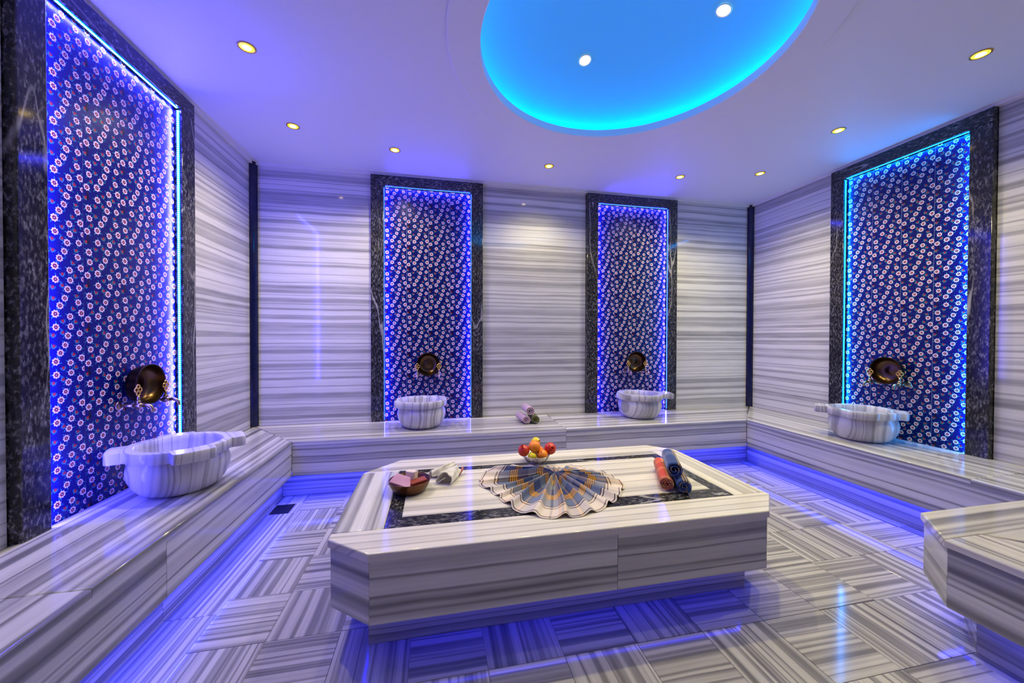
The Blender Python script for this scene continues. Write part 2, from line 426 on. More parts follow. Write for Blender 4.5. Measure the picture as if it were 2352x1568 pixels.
# thin cornice
def cornice(name, pts, label):
    V, F = boxmesh(*pts, ZC-0.022, ZC); struct(mk(name, V, F, M_TRIMW), label)
cornice('trim_3', (0, W, -0.022, 0.0), 'thin white cornice along the back wall')
cornice('trim_4', (0, 0.022, YR+0.02, -0.022), 'thin white cornice along the left wall')
cornice('trim_5', (W-0.022, W, YR+0.02, -0.022), 'thin white cornice along the right wall')

# ================================================================== TILED PANELS
FL = [(0.13, 1.0, .085), (0.13, 0.0, .085), (0.15, .78, .075), (.09, .47, .08), (.35, .55, .085), (.45, .73, .08), (.555, .895, .075), (.86, .83, .075), (.36, .27, .08),
      (.67, .51, .075), (.68, .295, .075), (.62, .095, .08), (.885, .15, .075), (.93, .60, .085), (0.985, 0.36, .06)]
BUD = [(.31, .87, .3), (.51, .40, -.3), (.74, .68, .6), (.30, .10, .2), (.06, .22, 0), (.79, .40, .7), (.20, .63, -.8), (.82, .97, .4), (.50, .16, 1.2)]
DARKV = [(.11, .30, .075)]
def tile_mesh():
    V = []; F = []; I = []
    def poly(pts, z, mi):
        pts = [p for p in pts]
        o = len(V); V.extend([(p[0]*T-T/2, p[1]*T, z) for p in pts]); F.append(tuple(range(o, o+len(pts)))); I.append(mi)
    T = 0.2; e = 0.005
    def clip(pts):
        lo, hi = e, 1-e
        def cl(ps, ax, v, keep):
            out = []
            for i in range(len(ps)):
                a, b = ps[i], ps[(i+1) % len(ps)]
                ia, ib = keep(a[ax], v), keep(b[ax], v)
                if ia: out.append(a)
                if ia != ib:
                    t = (v-a[ax])/(b[ax]-a[ax]); out.append((a[0]+(b[0]-a[0])*t, a[1]+(b[1]-a[1])*t))
            return out
        for ax in (0, 1):
            lo, hi = (e, 1-e) if ax == 0 else (0.002, 1-0.002)
            pts = cl(pts, ax, lo, lambda q, v: q >= v)
            if pts: pts = cl(pts, ax, hi, lambda q, v: q <= v)
            if not pts: return []
        return pts
    # body with an eased edge
    q = 0.004; 
    bo = [(0.0032, 0.0006), (1-0.0032, 0.0006), (1-0.0032, 1-0.0006), (0.0032, 1-0.0006)]
    bi = [(e, 0.002), (1-e, 0.002), (1-e, 1-0.002), (e, 1-0.002)]
    for pts, z in ((bi, 0.0), (bo, -0.0006), (bo, -0.006)):
        V.extend([(p[0]*T-T/2, p[1]*T, z) for p in pts])
    F.append((0, 1, 2, 3)); I.append(0)
    for k in (0, 4):
        for i in range(4):
            j = (i+1) % 4; F.append((k+i, k+4+i, k+4+j, k+j)); I.append(0)
    def put_(pts, z, mi):
        pts = clip(pts)
        if len(pts) > 2: poly(pts, z, mi)
    z1, z2, z3, z4 = 0.00008, 0.00016, 0.00024, 0.00032
    for x, y, r in DARKV:
        put_([(x+r*.75*math.cos(a)*(1.0 if math.sin(a) < 0 else .55), y+r*1.5*math.sin(a)) for a in [2*PI*k/10 for k in range(10)]], z1, 1)
    for x, y, r in FL:
        ph = (x*37+y*17) % 6.28
        for s in (0.5, 2.4, 4.0):     # small leaves round each blossom
            a = ph+s; d = Vector((math.cos(a), math.sin(a))); n = Vector((-d.y, d.x))
            c = Vector((x, y)); p0 = c+d*r*.8; p1 = c+d*r*1.75+n*r*.25
            put_([tuple(p0-n*r*.14), tuple((p0+p1)/2-n*r*.20), tuple(p1), tuple((p0+p1)/2+n*r*.16)], z1, 4)
    for x, y, a in BUD:
        d = Vector((math.sin(a), math.cos(a))); n = Vector((d.y, -d.x)); c = Vector((x, y)); r = .052
        put_([tuple(c-d*r*1.2), tuple(c-d*r*.3+n*r*1.1), tuple(c+d*r*.8+n*r*1.2), tuple(c+d*r*.1+n*r*.5), tuple(c+d*r*.1-n*r*.5), tuple(c+d*r*.8-n*r*1.2), tuple(c-d*r*.3-n*r*1.1)][:], z1, 4)
        put_([tuple(c-d*r*.5+n*r*.5), tuple(c+d*r*.9+n*r*.55), tuple(c+d*r*.55), tuple(c+d*r*.9-n*r*.55), tuple(c-d*r*.5-n*r*.5)], z2, 3)
    for x, y, r in FL:
        ph = (x*11+y*7)
        pts = []
        for k in range(24):
            a = 2*PI*k/24+ph; rr = r*(0.78 if k % 3 == 0 else 1.0); pts.append((x+rr*math.cos(a), y+rr*math.sin(a)))
        put_(pts, z2, 2)
        put_([(x+r*(.68 if k % 2 else .46)*math.cos(2*PI*k/12+ph), y+r*(.68 if k % 2 else .46)*math.sin(2*PI*k/12+ph)) for k in range(12)], z3, 3)
        put_([(x+r*.36*math.cos(2*PI*k/6+ph), y+r*.36*math.sin(2*PI*k/6+ph)) for k in range(6)], z4-0.00004, 1)
        put_([(x+r*.17*math.cos(2*PI*k/6), y+r*.16*math.sin(2*PI*k/6)) for k in range(6)], z4, 5)
    me = bpy.data.meshes.new('tile'); me.from_pydata(V, [], F)
    for m in (M_TBLUE, M_TDARK, M_TWHITE, M_TRED, M_TGREEN, M_TWHITE): me.materials.append(m)
    for p, i in zip(me.polygons, I): p.material_index = i
    me.update(); return me
TILE = tile_mesh()

def panel(label, origin, right, out, w_out0, w_in0, w_in1, w_out1, led, watts, col):
    """origin: wall-plane point at bench level; right: direction along the wall as seen from the room; out: into the room.
    w_*: positions along right of the frame's outer and inner edges"""
    o = Vector(origin); R = Vector(right); O = Vector(out); U = Vector((0, 0, 1))
    mid = (w_in0+w_in1)/2
    t = thing('tiled_panel', label, 'wall panel', tuple(o+R*mid), 0, 'floral tile panels framed in dark stone')
    hin, htop = ZI-ZB, ZC-0.022-ZB
    # mortar bed behind the tiles
    slab('backing', t, tuple(o+R*mid-O*0.0010+U*(hin/2)), R, U, rect(-(w_in1-w_in0)/2-0.01, (w_in1-w_in0)/2+0.01, -hin/2-0.03, hin/2), 0.012, M_GROUT, 0.0005)
    tw = (w_in1-w_in0)/4
    for r in range(11):
        for c in range(4):
            tl = link('tile', TILE, t, basis(o+R*(w_in0+(c+0.5)*tw)+U*(hin-(r+1)*0.2), R, U) @ Matrix.Diagonal((tw/0.2, 1, 1, 1)))
    # frame: two jambs and a header, with the outer arris worked to a small step
    for a, b in ((w_out0, w_in0), (w_in1, w_out1)):
        hw = (b-a)/2
        slab('jamb', t, tuple(o+R*((a+b)/2)+O*FT+U*(hin/2)), U, -R, rect(-hin/2, hin/2, -hw, hw), FT+0.012, M_BLACK, 0.004, 2)
    slab('header', t, tuple(o+R*((w_out0+w_out1)/2)+O*FT+U*((hin+htop)/2+0.0005)), R, U, rect(-(w_out1-w_out0)/2, (w_out1-w_out0)/2, -(htop-hin)/2+0.0005, (htop-hin)/2), FT+0.012, M_BLACK, 0.004, 2)
    # LED strips on the inner reveals: flat band with a row of diodes
    def strip(p, along, length, face):
        along = Vector(along); face = Vector(face); wd_ = 0.016
        side = along.cross(face)
        mtx = basis(p, along, side if along.cross(side).dot(face) > 0 else -side)
        V, F = boxmesh(-length/2, length/2, -wd_/2, wd_/2, 0, 0.002)
        band = mk('led_strip', V, F, led, t, mtx=mtx)
        parts = []
        n = int(length/0.0125)
        for k in range(n):
            x = -length/2+(k+0.5)*length/n; parts.append(boxmesh(x-0.0038, x+0.0038, -0.0045, 0.0045, 0.002, 0.004))
        V, F = join(parts); dd = mk('diodes', V, F, {M_LEDL: M_DIODL, M_LEDB: M_DIODB, M_LEDR: M_DIODR}[led], band); dd['kind'] = 'stuff'
        strip_lamp(t, mtx @ Matrix.Translation((0, 0, 0.006)), length, wd_, watts*length/2.1, col)
    zz = FT*0.5
    strip(tuple(o+R*w_in0+O*zz+U*(hin/2)), U, hin-0.02, R)
    strip(tuple(o+R*w_in1+O*zz+U*(hin/2)), U, hin-0.02, -R)
    strip(tuple(o+R*mid+O*zz+U*hin), R, w_in1-w_in0-0.02, -U)
    return t
panel('floral tile panel on the left wall with the brightest blue light strip', (0, 0, ZB), (0, 1, 0), (1, 0, 0), *LFT, M_LEDL, P_LEFT, C_BLUE)
panel('floral tile panel on the back wall left of the rolled towels', (0, 0, ZB), (1, 0, 0), (0, -1, 0), *BK1, M_LEDB, P_BACK, C_BLUE)
panel('floral tile panel on the back wall right of the rolled towels', (0, 0, ZB), (1, 0, 0), (0, -1, 0), *BK2, M_LEDB, P_BACK, C_BLUE)
panel('floral tile panel on the right wall with an azure light strip', (W, 0, ZB), (0, -1, 0), (-1, 0, 0), -RGT[3], -RGT[2], -RGT[1], -RGT[0], M_LEDR, P_RIGHT, C_AZURE)

# ================================================================== BENCHES
BL, BB, BR = 0.516, 0.597, 4.460       # left bench edge x, back bench edge -y, right bench edge x
FB = 0.259                             # drop of the bench front below the top
PR = 0.105                             # plinth set-back
TH = 0.03
def top_slab(t, poly, along, m=M_MARBLE, z=ZB, name='top_slab', bev=0.008):
    """horizontal slab from a world polygon (counter-clockwise from above)"""
    c = Vector((sum(p[0] for p in poly)/len(poly), sum(p[1] for p in poly)/len(poly)))
    x = Vector(along).normalized(); y = Vector((-x.y, x.x))
    pl = [((Vector(p)-c).dot(x), (Vector(p)-c).dot(y)) for p in poly]
    return slab(name, t, (c.x, c.y, z), (x.x, x.y, 0), (y.x, y.y, 0), pl, TH, m, bev, 3)
def face_panel(t, p0, p1, z0, z1, m=M_MARBLE, name='front_panel', th=0.02):
    """upright panel whose front is on the right-hand side when walking p0 to p1"""
    p0 = Vector(p0); p1 = Vector(p1); d = (p1-p0); ln = d.length; d.normalize(); c = (p0+p1)/2
    return slab(name, t, (c.x, c.y, (z0+z1)/2), (d.x, d.y, 0), (0, 0, 1), rect(-ln/2+0.0008, ln/2-0.0008, -(z1-z0)/2, (z1-z0)/2), th, m, 0.001)
def led_under(t, p0, p1, z=ZB-FB+0.012, up=0.006, watts=P_BENCH, m=M_LEDU, col=C_BENCH):
    p0 = Vector((*p0, z)); p1 = Vector((*p1, z))
    d = (p1-p0); n = max(2, int(d.length/0.5))
    V, F = tube([p0+d*(i/n) for i in range(n+1)], up, 6)
    mk('led_strip', V, F, m, t, mtx=Matrix.Identity(4))
    c = (p0+p1)/2; x = d.normalized(); y = Vector((0, 0, 1)).cross(x)
    strip_lamp(t, basis(c-Vector((0, 0, up+0.002)), x, -y), d.length, 0.012, watts*d.length, col)
OV = 0.006
bl_ = thing('marble_bench', 'striped marble bench along the left wall below the bright tile panel', 'bench', (0.25, -2.5, 0), 0, 'built-in marble benches')
bb_ = thing('marble_bench', 'striped marble bench along the back wall carrying the rolled towels', 'bench', (2.5, -0.3, 0), 0, 'built-in marble benches')
br_ = thing('marble_bench', 'striped marble bench along the right wall below the azure tile panel', 'bench', (4.75, -1.5, 0), 0, 'built-in marble benches')
e = 0.0006
top_slab(bl_, [(0.006, -2.233), (BL, -2.233), (BL, -BB), (0.006, -0.006)], (0, 1))
top_slab(bl_, [(0.006, -4.1), (BL, -4.1), (BL, -2.2345), (0.006, -2.2345)], (0, 1))
top_slab(bb_, [(0.009, -0.006), (BL+0.003, -BB), (2.65, -BB), (2.65, -0.006)], (1, 0))
top_slab(bb_, [(2.6515, -0.006), (2.6515, -BB), (BR-0.003, -BB), (W-0.009, -0.006)], (1, 0))
top_slab(br_, [(W-0.006, -0.006), (BR, -BB), (BR, -2.11), (W-0.006, -2.11)], (0, -1))
top_slab(br_, [(W-0.006, -2.1115), (BR, -2.1115), (BR, -4.1), (W-0.006, -4.1)], (0, -1))
ZF = ZB-TH
for a, b in ((-1.9, -BB+OV), (-4.1, -1.9)): face_panel(bl_, (BL-OV, a), (BL-OV, b), ZB-FB, ZF)
for a, b in ((BL-OV, 2.65), (2.65, BR+OV)): face_panel(bb_, (a, -BB+OV), (b, -BB+OV), ZB-FB, ZF)
for a, b in ((-BB+OV, -2.4), (-2.4, -4.1)): face_panel(br_, (BR+OV, a), (BR+OV, b), ZB-FB, ZF)
# undersides and plinths
XL, YP, XR = BL-PR, -BB+PR, BR+PR
slab('underside', bl_, (0.3, -2.3, ZB-FB+0.02), (0, 1, 0), (1, 0, 0), rect(-1.8, 1.68, -0.29, 0.185), 0.015, M_SUB, 0.0005)
slab('underside', bb_, (2.5, -0.3, ZB-FB+0.02), (1, 0, 0), (0, -1, 0), rect(-1.97, 1.93, -0.29, 0.26), 0.015, M_SUB, 0.0005)
slab('underside', br_, (4.76, -2.3, ZB-FB+0.02), (0, 1, 0), (1, 0, 0), rect(-1.8, 1.68, -0.26, 0.29), 0.015, M_SUB, 0.0005)
for a, b in ((-1.762, YP), (-4.1, -1.762)): face_panel(bl_, (XL, a), (XL, b), 0.0, ZB-FB+0.005, M_FLOOR, 'plinth_panel')
for a, b in ((XL, 2.3), (2.3, XR)): face_panel(bb_, (a, YP), (b, YP), 0.0, ZB-FB+0.005, M_FLOOR, 'plinth_panel')
for a, b in ((YP, -2.2), (-2.2, -4.1)): face_panel(br_, (XR, a), (XR, b), 0.0, ZB-FB+0.005, M_FLOOR, 'plinth_panel')
led_under(bl_, (BL-0.045, -4.05), (BL-0.045, -0.60)); led_under(bb_, (0.48, -BB+0.045), (BR+0.04, -BB+0.045)); led_under(br_, (BR+0.045, -2.6), (BR+0.045, -0.60))

# platform at the near right
pf = thing('marble_platform', 'striped marble platform with a cut corner at the right, nearest the camera', 'platform', (4.0, -3.2, 0), 0, 'free marble slabs lit from below')
PX, PY = 3.482, -2.358
top_slab(pf, [(PX, -2.545), (PX, -4.1), (PX+0.33, -4.1), (PX+0.33, -2.69), (PX+0.19, -2.545)][::1], (0, 1), M_PLAT)
top_slab(pf, [(PX+0.001, -2.5445), (PX+0.1905, -2.5445), (PX+0.38, -2.70), (4.453, -2.70), (4.453, PY), (PX+0.194, PY)][::1], (1, 0), M_PLAT)
top_slab(pf, [(PX+0.3315, -4.1), (4.453, -4.1), (4.453, -2.7015), (PX+0.3815, -2.7015), (PX+0.3315, -2.69)], (0.35, 0.94), M_PLAT)
i_ = 0.010
face_panel(pf, (PX+i_, -2.549), (PX+i_, -4.1), 0.177, ZF)
face_panel(pf, (PX+0.198, PY-i_), (PX+i_, -2.549), 0.177, ZF)
face_panel(pf, (4.453, PY-i_), (PX+0.198, PY-i_), 0.177, ZF)
slab('underside', pf, (4.0, -3.25, 0.2), (0, 1, 0), (1, 0, 0), rect(-0.8, 0.8, -0.36, 0.42), 0.012, M_SUB, 0.0005)
q = 0.12
face_panel(pf, (PX+q, -2.575), (PX+q, -4.1), 0.0, 0.19, M_FLOOR, 'plinth_panel')
face_panel(pf, (PX+0.198+q*0.9, PY-0.085), (PX+q, -2.575), 0.0, 0.19, M_FLOOR, 'plinth_panel')
face_panel(pf, (4.44, PY-0.085), (PX+0.198+q*0.9, PY-0.085), 0.0, 0.19, M_FLOOR, 'plinth_panel')
led_under(pf, (PX+0.05, -4.0), (PX+0.05, -2.57), 0.185, 0.006, 1.0, M_LEDT); led_under(pf, (PX+0.24, PY-0.045), (4.42, PY-0.045), 0.185, 0.006, 2.0, M_LEDT)

# ================================================================== THE HEATED STONE
X0, X1, Y0, Y1 = 1.147, 3.183, -2.214, -1.176
st = thing('marble_platform', 'large central marble slab with cut corners and a black inlay band', 'platform', ((X0+X1)/2, (Y0+Y1)/2, 0), 0, 'free marble slabs lit from below')
A = [(X0, Y0+.135), (X0+.168, Y0), (X1-.160, Y0), (X1, Y0+.150), (X1, Y1-.135), (X1-.137, Y1), (X0+.19, Y1), (X0, Y1-.196)]
IX0, IX1, IY0, IY1, IB = 1.348, 2.998, -2.036, -1.372, 0.062
SW = 0.075
# frame slabs: front and back run the full length, left and right butt against them
def edge_slab(poly, along, m): return top_slab(st, poly, along, m, bev=0.006)
edge_slab([A[0], A[1], A[2], A[3], (X1, IY0), (X0, IY0)] if A[3][1] < IY0-0.001 else [A[0], A[1], A[2], A[3], (X0+0.0, A[3][1])], (1, 0), M_PALE)
edge_slab([(X0, IY0+.001), (IX0-.0005, IY0+.001), (IX0-.0005, IY1-.001), (X0, IY1-.001)], (0, 1), M_MARBLE)
edge_slab([(IX1+.0005, IY0+.001), (X1, IY0+.001), (X1, IY1+.06), (IX1+.0005, IY1+.06)], (0, 1), M_PALE)
edge_slab([(IX1, IY1), (IX1, IY1+.0615), (X1, IY1+.0615), A[5], A[6], A[7]], (1, 0), M_PALE)
# black bands and the field inside
def flat(poly, along, m, name): 
    o = top_slab(st, poly, along, m, ZB-0.0003, name, bev=0.0008); return o
j = 0.0007
flat([(IX0+j, IY0+j), (IX0+IB, IY0+SW+.01), (IX0+IB, IY1-SW*.8), (IX0+j, IY1-j)], (0, 1), M_BLACK, 'inlay_band')
flat([(IX1-IB, IY0+SW+.01), (IX1-j, IY0+j), (IX1-j, IY1-j), (IX1-IB, IY1-SW*.8)], (0, 1), M_BLACK, 'inlay_band')
for a, b in ((IX0, 1.9), (1.9, 2.43), (2.43, IX1)):
    fa = IB if a == IX0 else j; fb = IB if b == IX1 else j
    flat([(a+(2*j if fa > j else j), IY0+j), (b-(2*j if fb > j else j), IY0+j), (b-fb-(j if fb > j else 0), IY0+SW+.009), (a+fa+(j if fa > j else 0), IY0+SW+.009)], (1, 0), M_BLACK, 'inlay_band')
    flat([(a+fa+(j if fa > j else 0), IY1-SW*.8+.001), (b-fb-(j if fb > j else 0), IY1-SW*.8+.001), (b-(2*j if fb > j else j), IY1-j), (a+(2*j if fa > j else j), IY1-j)], (1, 0), M_BLACK, 'inlay_band')
fx0, fx1, fy0, fy1 = IX0+IB+.001, IX1-IB-.001, IY0+SW+.0105, IY1-SW*.8-.001
ym = (fy0+fy1)/2+0.03
for a, b in ((fy0, -1.80), (-1.7988, -1.62), (-1.6188, fy1)): flat([(fx0, a), (fx1, a), (fx1, b), (fx0, b)], (1, 0), M_PALE, 'field_slab')
s_ = 0.009
Bq = [Vector(p) for p in inset(A, s_)]
for k in range(8):
    p, q2 = Bq[k], Bq[(k+1) % 8]
    if k == 1:
        mx = Vector((2.289, p.y)); face_panel(st, p, mx, 0.177, ZF); face_panel(st, mx, q2, 0.177, ZF)
    elif k == 5: mx = (p+q2)/2; face_panel(st, p, mx, 0.177, ZF); face_panel(st, mx, q2, 0.177, ZF)
    else: face_panel(st, p, q2, 0.177, ZF)
slab('underside', st, ((X0+X1)/2, (Y0+Y1)/2, 0.2), (1, 0, 0), (0, 1, 0), rect(-0.85, 0.85, -0.43, 0.43), 0.012, M_SUB, 0.0005)
ci = 0.146
PB = [Vector(p) for p in inset(A, ci)]
PB = [Vector((X0+ci, Y0+ci)), Vector((X1-ci, Y0+ci)), Vector((X1-ci, Y1-ci)), Vector((X0+ci, Y1-ci))]
for k in range(4): face_panel(st, PB[k], PB[(k+1) % 4], 0.0, 0.195, M_FLOOR, 'plinth_panel')
LI = [Vector(p) for p in inset(A, 0.118)]
for k in range(8): led_under(st, LI[k], LI[(k+1) % 8], 0.187, 0.005, P_TABLE, M_LEDT, C_TABLE)

# ================================================================== LAMPS
def downlight(x, y, z, label, tilt=None, power=P_SPOT, lens=M_LENS, col=WARM, group='recessed ceiling downlights', spot=2.45):
    t = thing('recessed_downlight', label, 'ceiling light', (x, y, z), 0, group)
    if tilt: t.rotation_euler = tilt
    V, F = lathe([(0.034, 0.0), (0.042, 0.0), (0.042, -0.003), (0.038, -0.005), (0.034, -0.003)], 28)
    mk('trim_ring', V, F[:-2]+[], M_GOLD if lens is M_LENS else M_SILVER, t, smooth=True)
    V, F = lathe([(0.0345, -0.001), (0.033, -0.003), (0.020, -0.0035), (0.008, -0.004)], 24)
    mk('lens', V, F, [lens, M_LENSY if lens is M_LENS else lens], t, idx=[1]*48+[0]*(len(F)-48), smooth=True)
    ld = bpy.data.lights.new('downlight_lamp', 'SPOT'); ld.energy = power; ld.color = col; ld.spot_size = spot; ld.spot_blend = 1.0; ld.shadow_soft_size = 0.03
    lo = bpy.data.objects.new('downlight_lamp', ld); C.objects.link(lo); lo.parent = t; lo.location = (0, 0, -0.045)
    return t
for x, y, lab in ((0.595, -1.428, 'warm ceiling downlight over the left bench, nearest the camera'),
                  (0.560, -0.687, 'warm ceiling downlight near the back left corner, on the left side'),
                  (1.234, -0.485, 'warm ceiling downlight above the left panel of the back wall'),
                  (2.525, -0.472, 'warm ceiling downlight between the two back wall panels'),
                  (3.785, -0.515, 'warm ceiling downlight above the right panel of the back wall'),
                  (4.449, -0.731, 'warm ceiling downlight close to the back right corner'),
                  (4.399, -1.441, 'warm ceiling downlight beside the azure glow of the right panel'),
                  (4.367, -2.171, 'warm ceiling downlight at the far right, nearest the camera')):
    downlight(x, y, ZC, lab)
for x, y, lab in ((0.59, -2.25, 'over the left bench level with the camera side of the slab'), (0.59, -3.1, 'over the left bench beside the camera'), (0.6, -4.0, 'over the left bench behind the camera'),
                  (4.36, -3.0, 'over the near right platform'), (4.36, -3.9, 'over the far end of the near right platform'), (1.4, -4.7, 'by the rear wall on the left bench side'),
                  (2.55, -4.7, 'by the middle of the rear wall'), (3.7, -4.7, 'by the rear wall on the platform side'), (2.55, -3.6, 'in mid room right of the camera')):
    downlight(x, y, ZC, 'unseen warm fill downlight '+lab, power=P_FILL, spot=1.5)  # unseen lamps added to fill the front of the room with light
for dx, dy, lab in ((-0.07, 0.45, 'white lamp in the cyan dome, lower one'), (0.51, -0.06, 'white lamp in the cyan dome, upper right one')):
    r = math.hypot(dx, dy); zz = ZC+0.085+0.25*(1-(r/0.98)**2); sl = math.atan(0.5*r/0.98/0.98)
    t = downlight(DC[0]+dx, DC[1]+dy, zz-0.004, lab, None, P_DOME_SPOT, M_LENSW, (1, 0.87, 0.34), 'lamps in the dome', 1.5)
    ax = Vector((-dy, dx, 0)).normalized(); t.rotation_mode = 'QUATERNION'
    t.rotation_quaternion = Matrix.Rotation(sl, 4, ax).to_quaternion()

# ================================================================== BASINS
def basin(cx, cy, label, lugs, rot=0.0, hh=0.235):
    n = 144
    def outline(a):
        r = 0.215
        for la, ext, hw in lugs:
            d = (a+rot-la+PI) % (2*PI)-PI
            t = abs(d)/hw
            if t < 1.35:
                s = 1.0 if t < 1 else max(0, 1-(t-1)/0.35); s = s*s*(3-2*s)
                r = max(r, 0.215+(ext/max(0.5, math.cos(min(abs(d), 0.6))))*s)
        return r
    prof = [(0.0, 0.0, 0), (0.128, 0.0, 0), (0.138, 0.003, 0), (0.162, 0.020, 0), (0.186, 0.052, 0), (0.201, 0.090, 0), (0.205, 0.122, 0), (0.200, 0.150, 0), (0.190, 0.172, 0), (0.187, 0.182, 0), (0.188, 0.1835, 0),
            (-0.003, 0.184, 1), (0, 0.187, 1), (0, hh-0.004, 1), (-0.003, hh, 1), (0.176, hh, 0), (0.172, hh-0.003, 0), (0.168, hh-0.03, 0), (0.160, 0.14, 0), (0.135, 0.085, 0), (0.09, 0.06, 0), (0.0005, 0.055, 0)]
    V = []; F = []
    for r, z, k in prof:
        for i in range(n):
            a = 2*PI*i/n; rr = (outline(a)+r) if k else r
            V.append((rr*math.cos(a), rr*math.sin(a), z))
    for k in range(len(prof)-1):
        for i in range(n):
            j2 = (i+1) % n; F.append((k*n+i, k*n+j2, (k+1)*n+j2, (k+1)*n+i))
    me = bpy.data.meshes.new('stone_basin'); me.from_pydata(V, [], F); me.materials.append(M_BASIN)
    for p in me.polygons: p.use_smooth = True
    sharp = {10, 14, 15}
    at = me.attributes.new('sharp_edge', 'BOOLEAN', 'EDGE')
    ring_of = lambda v: v//n
    for ed in me.edges:
        a, b = ed.vertices
        if ring_of(a) == ring_of(b) and ring_of(a) in (10, 11, 14, 15): at.data[ed.index].value = True
    me.update()
    o = bpy.data.objects.new('stone_basin', me); C.objects.link(o); o.location = (cx, cy, ZB); o.rotation_euler = (0, 0, rot)
    return tag(o, label, 'basin', 'carved marble wash basins')
D = math.radians
basin(0.272, -1.40, 'carved marble wash basin on the left bench, the largest in view', [(D(208), 0.055, 0.27), (D(30), 0.055, 0.27), (D(312), 0.05, 0.30), (D(125), 0.03, 0.3)], D(30))
basin(1.436, -0.275, 'carved marble wash basin on the back bench, left of the rolled towels', [(D(k), 0.018, 0.34) for k in (42, 140, 215)])
basin(3.520, -0.285, 'carved marble wash basin on the back bench, right of the rolled towels', [(D(-8), 0.10, 0.27), (D(100), 0.02, 0.3), (D(190), 0.015, 0.35), (D(275), 0.02, 0.34)])
basin(4.780, -1.350, 'carved marble wash basin on the right bench under the azure panel', [(D(128), 0.075, 0.27), (D(215), 0.03, 0.32), (D(305), 0.035, 0.3), (D(40), 0.02, 0.3)], D(-55))

# ================================================================== COPPER BOWLS AND TAPS
def bowl_and_taps(origin, right, out, w, names):
    o = Vector(origin); R = Vector(right); O = Vector(out); U = Vector((0, 0, 1))
    c = o+R*w
    zc = 0.966-ZB
    t = thing('copper_bowl', names[0], 'bowl', tuple(c+U*(zc-0.105)), 0, 'copper bowls propped on the taps')
    mt = basis(c+U*zc+O*0.003, R, U)
    V, F = lathe([(0.04, 0.0), (0.07, 0.002), (0.09, 0.016), (0.100, 0.045), (0.104, 0.070), (0.1075, 0.074), (0.106, 0.076), (0.100, 0.0725)], 48)
    sh = mk('shell', V, F[:-1], M_COPPER, t, smooth=True, mtx=mt)
    V, F = lathe([(0.0005, 0.008), (0.03, 0.009), (0.032, 0.0075), (0.05, 0.009), (0.068, 0.012), (0.085, 0.024), (0.096, 0.05), (0.100, 0.0725)], 48)
    mk('lining', V, F[:-2], M_COPPERIN, sh, smooth=True, mtx=mt)
    for s, nm in ((-1, names[1]), (1, names[2])):
        base = c+R*(s*0.098)+U*(zc-0.098)
        k = thing('tap', nm, 'tap', tuple(base), 0, 'brass taps below the copper bowls')
        m = basis(base, R, U)         # x right, y up, z out of the wall
        V, F = lathe([(0.024, 0.0), (0.024, 0.003), (0.019, 0.007), (0.010, 0.009)], 24)
        mk('rosette', V, F, M_BRASS, k, smooth=True, mtx=m)
        V, F = join([tube([(0, 0, 0.004), (0, 0, 0.03), (0, 0, 0.085)], 0.0085, 12), tube([(0, 0, 0.062), (0, 0, 0.072), (0, 0, 0.092), (0, 0, 0.102)], [0.010, 0.0145, 0.0145, 0.010], 12)])
        bd = mk('body', V, F, M_BRASS, k, smooth=True, mtx=m)
        V, F = tube([(0, 0, 0.10), (0, 0.002, 0.118), (0, -0.004, 0.134), (0, -0.016, 0.142), (0, -0.034, 0.143)], [0.009, 0.009, 0.0088, 0.0085, 0.0085], 12)
        mk('spout', V, F, M_BRASS, bd, smooth=True, mtx=m)
        V, F = join([tube([(0, 0.010, 0.082), (0, 0.026, 0.082)], 0.0105, 12), tube([(0, 0.026, 0.082), (0, 0.036, 0.082), (0, 0.050, 0.082)], [0.0075, 0.0075, 0.006], 10)])
        sm = mk('stem', V, F, M_BRASS, k, smooth=True, mtx=m)
        parts = []
        for cxx, cyy, rr in ((0, 0.062, 0.0105), (-0.0115, 0.080, 0.0105), (0.0115, 0.080, 0.0105), (0, 0.096, 0.0095)):
            parts.append(tube([(cxx+rr*math.cos(2*PI*q/14), cyy+rr*math.sin(2*PI*q/14), 0.082) for q in range(15)], 0.0042, 8, False))
        V, F = join(parts)
        mk('handle', V, F, M_GOLD, sm, smooth=True, mtx=m)
bowl_and_taps((0, 0, ZB), (0, 1, 0), (1, 0, 0), -1.293, ('copper bowl propped against the left wall tile panel', 'brass tap on the left wall panel, nearer the camera', 'brass tap on the left wall panel, nearer the light strip'))
bowl_and_taps((0, 0, ZB), (1, 0, 0), (0, -1, 0), 1.487, ('copper bowl propped against the left tile panel of the back wall', 'left tap of the pair on the back wall left panel', 'right tap of the pair on the back wall left panel'))
bowl_and_taps((0, 0, ZB), (1, 0, 0), (0, -1, 0), 3.609, ('copper bowl propped against the right tile panel of the back wall', 'left tap of the pair on the back wall right panel', 'right tap of the pair on the back wall right panel'))
bowl_and_taps((W, 0, ZB), (0, -1, 0), (-1, 0, 0), 1.356, ('copper bowl with golden inside on the right wall tile panel', 'brass tap on the right wall panel, on the far side of the bowl', 'brass tap on the right wall panel, catching the azure light'))

